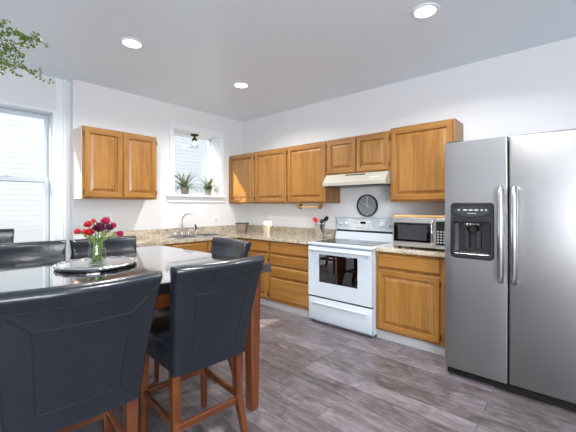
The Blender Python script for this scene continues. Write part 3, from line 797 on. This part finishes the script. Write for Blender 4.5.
FL = [((77.9, 232.4), .017, petr, 'small red flower at the far left of the bouquet in the vase', 0.0),
      ((88.3, 225.4), .021, petr, 'bright red flower high on the left side of the vase bouquet', .02),
      ((93.6, 221.8), .014, petc, 'small coral flower at the top between red and purple ones', .03),
      ((84.3, 232.2), .015, petc, 'coral flower low between two red ones in the vase', .01),
      ((90.0, 233.4), .023, petr, 'red flower low at front, just left of the big purple one', -.03),
      ((99.2, 229.2), .031, petp, 'largest dark purple flower at the centre of the vase bouquet', -.02),
      ((105.7, 222.2), .025, petm, 'magenta flower topmost in the vase bouquet', .02),
      ((108.8, 228.6), .022, petp, 'dark purple flower right of the largest bloom in the vase', 0.0),
      ((112.8, 226.4), .019, petm, 'magenta flower on the upper right of the vase bouquet', .03),
      ((119.3, 234.6), .019, petm, 'magenta flower hanging out alone at the right of the vase', 0.0)]
dv0 = VX*math.cos(HEAD)+VY*math.sin(HEAD)
for i, ((px, py), r, m, lab, off) in enumerate(FL):
    d = dv0 + off
    p = fw*d + rt*((px-288)/328*d); p.z = 1.32-(py-206)/328*d
    c = Vector((p.x-VX, p.y-VY, p.z-VZ))
    t = thing('cut_flower', lab, 'flower', (VX, VY, VZ+.012), 0, 'cut flowers in the glass vase')
    c.z -= .012
    a = 2.4*i; s0 = Vector((.022*math.cos(a), .022*math.sin(a), .004))
    neck = Vector((c.x*.35, c.y*.35, .13)); 
    if neck.xy.length > .028: neck.xy *= .028/neck.xy.length
    up = (c-neck).normalized(); up = (up+Vector((0, 0, .8))).normalized()
    bm = new(); e = c-up*r*.4
    pts = [s0.lerp(neck, k/4) for k in range(4)] + [neck.lerp(e, k/4) + Vector((0, 0, .012*math.sin(PI*k/4))) for k in range(5)]
    tube(bm, pts, .0036, 6); obj('stem', bm, stemm, t, smooth=True)
    bm = new(); blossom(bm, c, r*FS, 0, up); obj('blossom', bm, m, t, smooth=True)
    bm = new()
    for k in range(7):
        q = neck.lerp(c, .05+.12*k); a = random.uniform(0, 2*PI); dd = Vector((math.cos(a), math.sin(a), .5)).normalized(); sd = dd.cross(Vector((0, 0, 1))).normalized()
        L = random.uniform(.022, .04)
        v = [bm.verts.new(q), bm.verts.new(q+dd*L*.5+sd*.008), bm.verts.new(q+dd*L), bm.verts.new(q+dd*L*.5-sd*.008)]
        bm.faces.new(v)
    obj('leaves', bm, leafa, t)

# ------------------------------------------------------------------ bar stools
def back_pt(u, v, side):
    """u -1..1 across, v 0..1 up, side -1 rear face, +1 front face"""
    w = .215 + .045*v**1.2
    z = .50 + (.55 - .018*(1-u*u)*0)*v
    yc = -.215 - .115*v**1.25 - .038*(1-u*u)*(.35+.65*v)
    th = .030 + (.010 if v > .9 else 0.0)
    return Vector((u*w, yc + side*th*(1 if abs(u) < .999 else .6), z))
def make_chair():
    t = thing('counter_stool', 'black leather stool', 'chair', (0, 0, 0), 0, 'black leather counter stools round the dining table')
    # backrest: closed loops stacked upward, rounded rolled top
    bm = new(); nu = 16; nv = 16; rings = []
    def loop(v, shrink=0.0, dz=0.0, roll=0.0):
        w = .213 + .045*min(v, 1)**1.2
        P = []
        def yc(u): return -.215 - .115*min(v, 1)**1.25 - .040*(1-u*u)*(.3+.7*min(v, 1)) - roll
        th = (.029 + (.009*max(0, (v-.90)/.10))) * (1-shrink)
        for k in range(nu+1):
            u = -1 + 2*k/nu; P.append(Vector((u*(w-.012), yc(u)-th, 0)))
        for a in (-60, -30, 0, 30, 60): P.append(Vector((w-.012+.014*math.cos(math.radians(a)), yc(1)+th*math.sin(math.radians(a)), 0)))
        for k in range(nu+1):
            u = 1 - 2*k/nu; P.append(Vector((u*(w-.012), yc(u)+th, 0)))
        for a in (120, 150, 180, 210, 240): P.append(Vector((-(w-.012)+.014*math.cos(math.radians(a)), yc(1)+th*math.sin(math.radians(a)), 0)))
        z = .50 + .53*v + dz
        # gentle sag of the bottom edge
        return [Vector((p.x, p.y, z)) for p in P]
    seq = [(0.0, .35, -.004)] + [(k/nv, 0, 0) for k in range(nv)] + [(.975, -.1, 0), (1.0, 0, 0), (1.0, .12, .008), (1.0, .38, .015), (1.0, .75, .019)]
    for v, s, dz in seq: rings.append([bm.verts.new(p) for p in loop(v, s, dz)])
    n = len(rings[0])
    for A, B in zip(rings, rings[1:]):
        for k in range(n): bm.faces.new((A[k], A[(k+1) % n], B[(k+1) % n], B[k]))
    bm.faces.new(rings[0]); bm.faces.new(rings[-1])
    # seams: stitched rectangle on the rear, beads along the top and edges
    def rear(u, v, e=0.0012):
        w = .201 + .045*v**1.2
        yy = -.215 - .115*v**1.25 - .040*(1-u*u)*(.3+.7*v) - (.029+.009*max(0, (v-.90)/.10)) - e
        return Vector((u*w, yy, .50+.53*v))
    def line(a, b_, r=.0017, k=14, e=.0006):
        tube(bm, [rear(a[0]+(b_[0]-a[0])*i/k, a[1]+(b_[1]-a[1])*i/k, e) for i in range(k+1)], r, 6, 1)
    q = .62
    for a, b_ in (((-q, .16), (q, .16)), ((-q, .76), (q, .76)), ((-q, .16), (-q, .76)), ((q, .16), (q, .76)), ((-q, .16), (-1, .02)), ((q, .16), (1, .02)), ((-q, .76), (-1, .94)), ((q, .76), (1, .94))): line(a, b_)
    line((-1, .90), (1, .90), .0022, 20); line((-1, .0), (-1, .98), .0026, 18, -.001); line((1, .0), (1, .98), .0026, 18, -.001)
    for s in (-.32, .32): line((s, .90), (s, .995), .0016, 4)
    obj('backrest', bm, [leather, seam], t, smooth=45)
    # seat
    bm = new(); box(bm, -.222, .222, -.205, .225, .50, .655, .032, seg=4)
    for v in bm.verts:
        if v.co.z > .63: v.co.z += .014*(1-(v.co.x/.222)**2)*(1-((v.co.y-.01)/.22)**2)
        v.co.x *= 1+.03*(v.co.y/.2)
    ob = obj('seat', bm, [leather], t, smooth=50)
    for sx in (-1, 1):
        bm = new(); bar(bm, (sx*.195, .195, 0), (sx*.19, .19, .51), (.030, .030), (.044, .044), .004); obj('leg', bm, cherry, t)
        bm = new(); bar(bm, (sx*.20, -.265, 0), (sx*.185, -.20, .26), (.028, .032), (.038, .042)); bar(bm, (sx*.185, -.20, .26), (sx*.185, -.20, .51), (.038, .042), (.044, .046)); obj('leg', bm, cherry, t)
        bm = new(); bar(bm, (sx*.19, -.20, .245), (sx*.192, .192, .245), (.020, .036), None, .003); obj('stretcher', bm, cherryh, t)
    bm = new(); bar(bm, (-.185, -.205, .225), (.185, -.205, .225), (.022, .036), None, .003); obj('stretcher', bm, cherryh, t)
    bm = new(); bar(bm, (-.185, .192, .245), (.185, .192, .245), (.022, .036), None, .003); obj('stretcher', bm, cherryh, t)
    return t
ch = make_chair()
ch.location = (1.043, 1.665, 0); ch.rotation_euler = (0, 0, math.radians(-5))
ch['label'] = 'black leather stool on the near side with its cherry legs and stretchers in full view'
big = dup(ch, (.437, 1.668, 0), math.radians(-5.5), 'large black leather stool back cut by the left frame edge, nearest of all stools')
big.scale = (1.07, 1, 1)
dup(ch, (1.365, 2.16, 0), math.radians(82), 'black leather stool at the table side towards the stove, facing the table')
dup(ch, (1.07, 2.70, 0), math.radians(180), 'black leather stool behind the flower vase, back towards the sink counter')
dup(ch, (.53, 2.735, 0), math.radians(180), 'black leather stool at the far table side in front of the tall window')
dup(ch, (.36, 3.76, 0), math.radians(180), 'spare black leather stool by the tall window, behind the far row', 1.05)

# ------------------------------------------------------------------ plants
def potted(label, loc, pr, ph, spread, hgt, n, m):
    t = thing('potted_plant', label, 'plant', loc, 0, 'potted plants on the sink window sill')
    bm = new(); lathe(bm, [(0, .001), (pr*.72, .001), (pr*.9, ph*.78), (pr, ph*.8), (pr, ph), (pr*.88, ph), (pr*.86, ph*.86), (0, ph*.86)], n=24); obj('flower_pot', bm, clay, t, smooth=40)
    bm = new(); lathe(bm, [(0, ph*.86), (pr*.85, ph*.87), (0, ph*.91)], n=16); obj('soil', bm, soil, t)
    bm = new()
    for k in range(n):
        a = random.uniform(0, 2*PI); tall = random.random()
        el = 1.2 if tall > .8 else random.uniform(.2, .95)
        L = hgt*(random.uniform(.8, 1.0) if tall > .8 else random.uniform(.4, .72)); dx = Vector((math.cos(a), math.sin(a), 0))
        sd = Vector((-math.sin(a), math.cos(a), 0)); P = []
        for j in range(6):
            f_ = j/5; hr = math.cos(el)*L*f_ + L*.28*f_**2; vt = math.sin(el)*L*f_*1.0 - L*.42*f_**2.2*(1.15-math.sin(el)*.55)
            p = dx*(.012+min(hr, spread)) + Vector((0, 0, ph*.88 + vt)); w = .006*(1-f_)**.5 + .0008
            P.append((bm.verts.new(p+sd*w), bm.verts.new(p-sd*w)))
        for A, B in zip(P, P[1:]): bm.faces.new((A[0], A[1], B[1], B[0]))
    # keep leaves inside the window reveal
    for v in bm.verts: 
        lim = YB+.205-loc[1]
        if v.co.y > lim: v.co.y = lim - random.uniform(0, .02)
        if v.co.x+loc[0] > WX1-.02: v.co.x = WX1-.02-loc[0]
    obj('foliage', bm, m, t)
potted('spiky potted plant in grey clay pot on the window sill, under the ceiling fixture', (2.60, YB+.10, WZ0+.012), .064, .11, .22, .36, 170, leafb)
potted('smaller spiky potted plant on the window sill close to the corner cabinet', (3.0, YB+.10, WZ0+.012), .056, .095, .17, .33, 150, leafb)

t = thing('hanging_plant', 'trailing small-leaved green plant hanging from the ceiling above the table', 'plant', (.02, 2.38, 2.20))
bm = new(); lathe(bm, [(0, 0), (.09, 0), (.13, .15), (.135, .155), (.125, .155), (.12, .13), (0, .13)], n=28); obj('hanging_pot', bm, clay, t, smooth=40)
bm = new()
for k in range(3):
    a = 2*PI*k/3; tube(bm, [(.128*math.cos(a), .128*math.sin(a), .15), (0, 0, .42)], .002, 5)
tube(bm, [(0, 0, .42), (0, 0, .53)], .003, 6); obj('hanger_cord', bm, twig, t)
vine = new(); leaves = new()
def sprig(pts):
    pts = [Vector(p) for p in pts]; fine = []
    for A, B in zip(pts, pts[1:]):
        n = max(2, int((B-A).length/.012))
        fine += [A.lerp(B, k/n) + Vector([random.gauss(0, .002) for _ in range(3)]) for k in range(n)]
    fine.append(pts[-1]); tube(vine, fine, .0012, 5)
    for i, p in enumerate(fine):
        for s in range(2):
            d = Vector((random.gauss(0, 1), random.gauss(0, 1), random.gauss(0, 1))).normalized()
            L = random.uniform(.012, .020); sd = d.cross(Vector((random.random(), random.random(), random.random()))).normalized()
            o0 = p + d*.004
            v = [leaves.verts.new(o0), leaves.verts.new(o0+d*L*.35+sd*L*.32), leaves.verts.new(o0+d*L*.8+sd*L*.25), leaves.verts.new(o0+d*L), leaves.verts.new(o0+d*L*.8-sd*L*.25), leaves.verts.new(o0+d*L*.35-sd*L*.32)]
            leaves.faces.new(v)
O = Vector((.02, 2.38, 2.20))
def at(px, py, d):
    p = fw*d + rt*((px-288)/328*d); p.z = 1.32-(py-206)/328*d; return p - O
random.seed(11)
root = Vector((.1, 0, .15))
def run(seq, br=3):
    P = [root + Vector((random.uniform(-.03, .03), random.uniform(-.05, .05), 0))] + [at(*q) for q in seq]; sprig(P)
    for _ in range(br):
        i = random.randrange(1, len(P)-1) if len(P) > 2 else 1
        f_ = random.random(); b0 = P[i].lerp(P[min(i+1, len(P)-1)], f_)
        sprig([b0, b0+Vector((random.uniform(-.02, .07), random.uniform(-.06, .05), random.uniform(-.05, .03)))])
run([(-12, 26, 1.75), (8, 28, 1.8), (24, 36, 1.82), (40, 40, 1.84)], 5)
run([(-12, 34, 1.75), (6, 42, 1.8), (20, 44, 1.82), (36, 46, 1.84)], 5)
run([(-14, 42, 1.7), (5, 52, 1.78), (16, 60, 1.80), (30, 72, 1.82), (51, 82, 1.86)], 5)
run([(-14, 46, 1.7), (2, 62, 1.75), (14, 66, 1.78), (24, 68, 1.8)], 4)
run([(-12, 20, 1.72), (0, 24, 1.76), (8, 20, 1.8)], 2)
run([(-10, 40, 1.8), (4, 34, 1.85), (14, 32, 1.9), (27, 40, 1.9)], 4)
run([(-12, 46, 1.78), (0, 44, 1.82), (10, 50, 1.85), (26, 56, 1.88)], 5)
run([(-12, 50, 1.68), (0, 56, 1.72), (10, 68, 1.74)], 3)
run([(-30, 50, 1.6), (-50, 60, 1.6), (-60, 100, 1.6)], 3)
obj('vines', vine, twig, t); obj('foliage', leaves, leafa, t)

# ------------------------------------------------------------------ lights of the room, plus an added one
def downlight(x, y, label, power):
    t = thing('recessed_light', label, 'ceiling light', (x, y, ZC), 0, 'round recessed ceiling lights')
    bm = new(); lathe(bm, [(.070, -.0005), (.098, -.0005), (.096, -.006), (.074, -.010), (.070, -.004)], n=40); obj('trim_ring', bm, trimw, t, smooth=40)
    bm = new(); lathe(bm, [(0, -.002), (.071, -.002), (.071, -.004), (0, -.006)], n=32); obj('diffuser', bm, emis, t)
    d = bpy.data.lights.new('lamp_light', 'AREA'); d.shape = 'DISK'; d.size = .14; d.energy = power; d.color = (1, .97, .92); d.spread = math.radians(150)
    o = bpy.data.objects.new('lamp_light', d); COL.objects.link(o); o.parent = t; o.location = (0, 0, -.012)
downlight(1.236, 2.889, 'lit recessed ceiling light above the dining table, nearest the tall window', 19)
downlight(2.505, 2.938, 'lit recessed ceiling light farthest back, nearest the sink window', 19)
downlight(2.434, .825, 'lit recessed ceiling light nearest the refrigerator', 19)
downlight(.95, .45, 'added unseen recessed ceiling light above the near end of the room', 30)  # extra downlight added out of view to brighten the room

t = thing('flush_ceiling_fixture', 'small dark bronze light with clear glass shade in the sink window recess', 'light fixture', (2.76, YB+.10, WZ1-.0125))
bm = new(); lathe(bm, [(0, -.0005), (.062, -.0005), (.060, -.012), (.03, -.022), (.015, -.03), (.012, -.055), (.0, -.055)], n=28); obj('canopy', bm, bronze, t, smooth=40)
bm = new(); lathe(bm, [(0, -.05), (.022, -.05), (.038, -.068), (.040, -.09), (.0, -.09)], n=24); obj('socket_cup', bm, bronze, t, smooth=40)
bm = new(); lathe(bm, [(.034, -.085), (.030, -.11), (.040, -.15), (.062, -.195), (.060, -.195), (.038, -.15), (.028, -.11), (.032, -.087)], n=28); obj('glass_shade', bm, clearg, t, smooth=True)
bm = new(); lathe(bm, [(0, -.09), (.012, -.10), (.024, -.135), (.018, -.16), (0, -.168)], n=20); obj('bulb', bm, warmb, t, smooth=True)
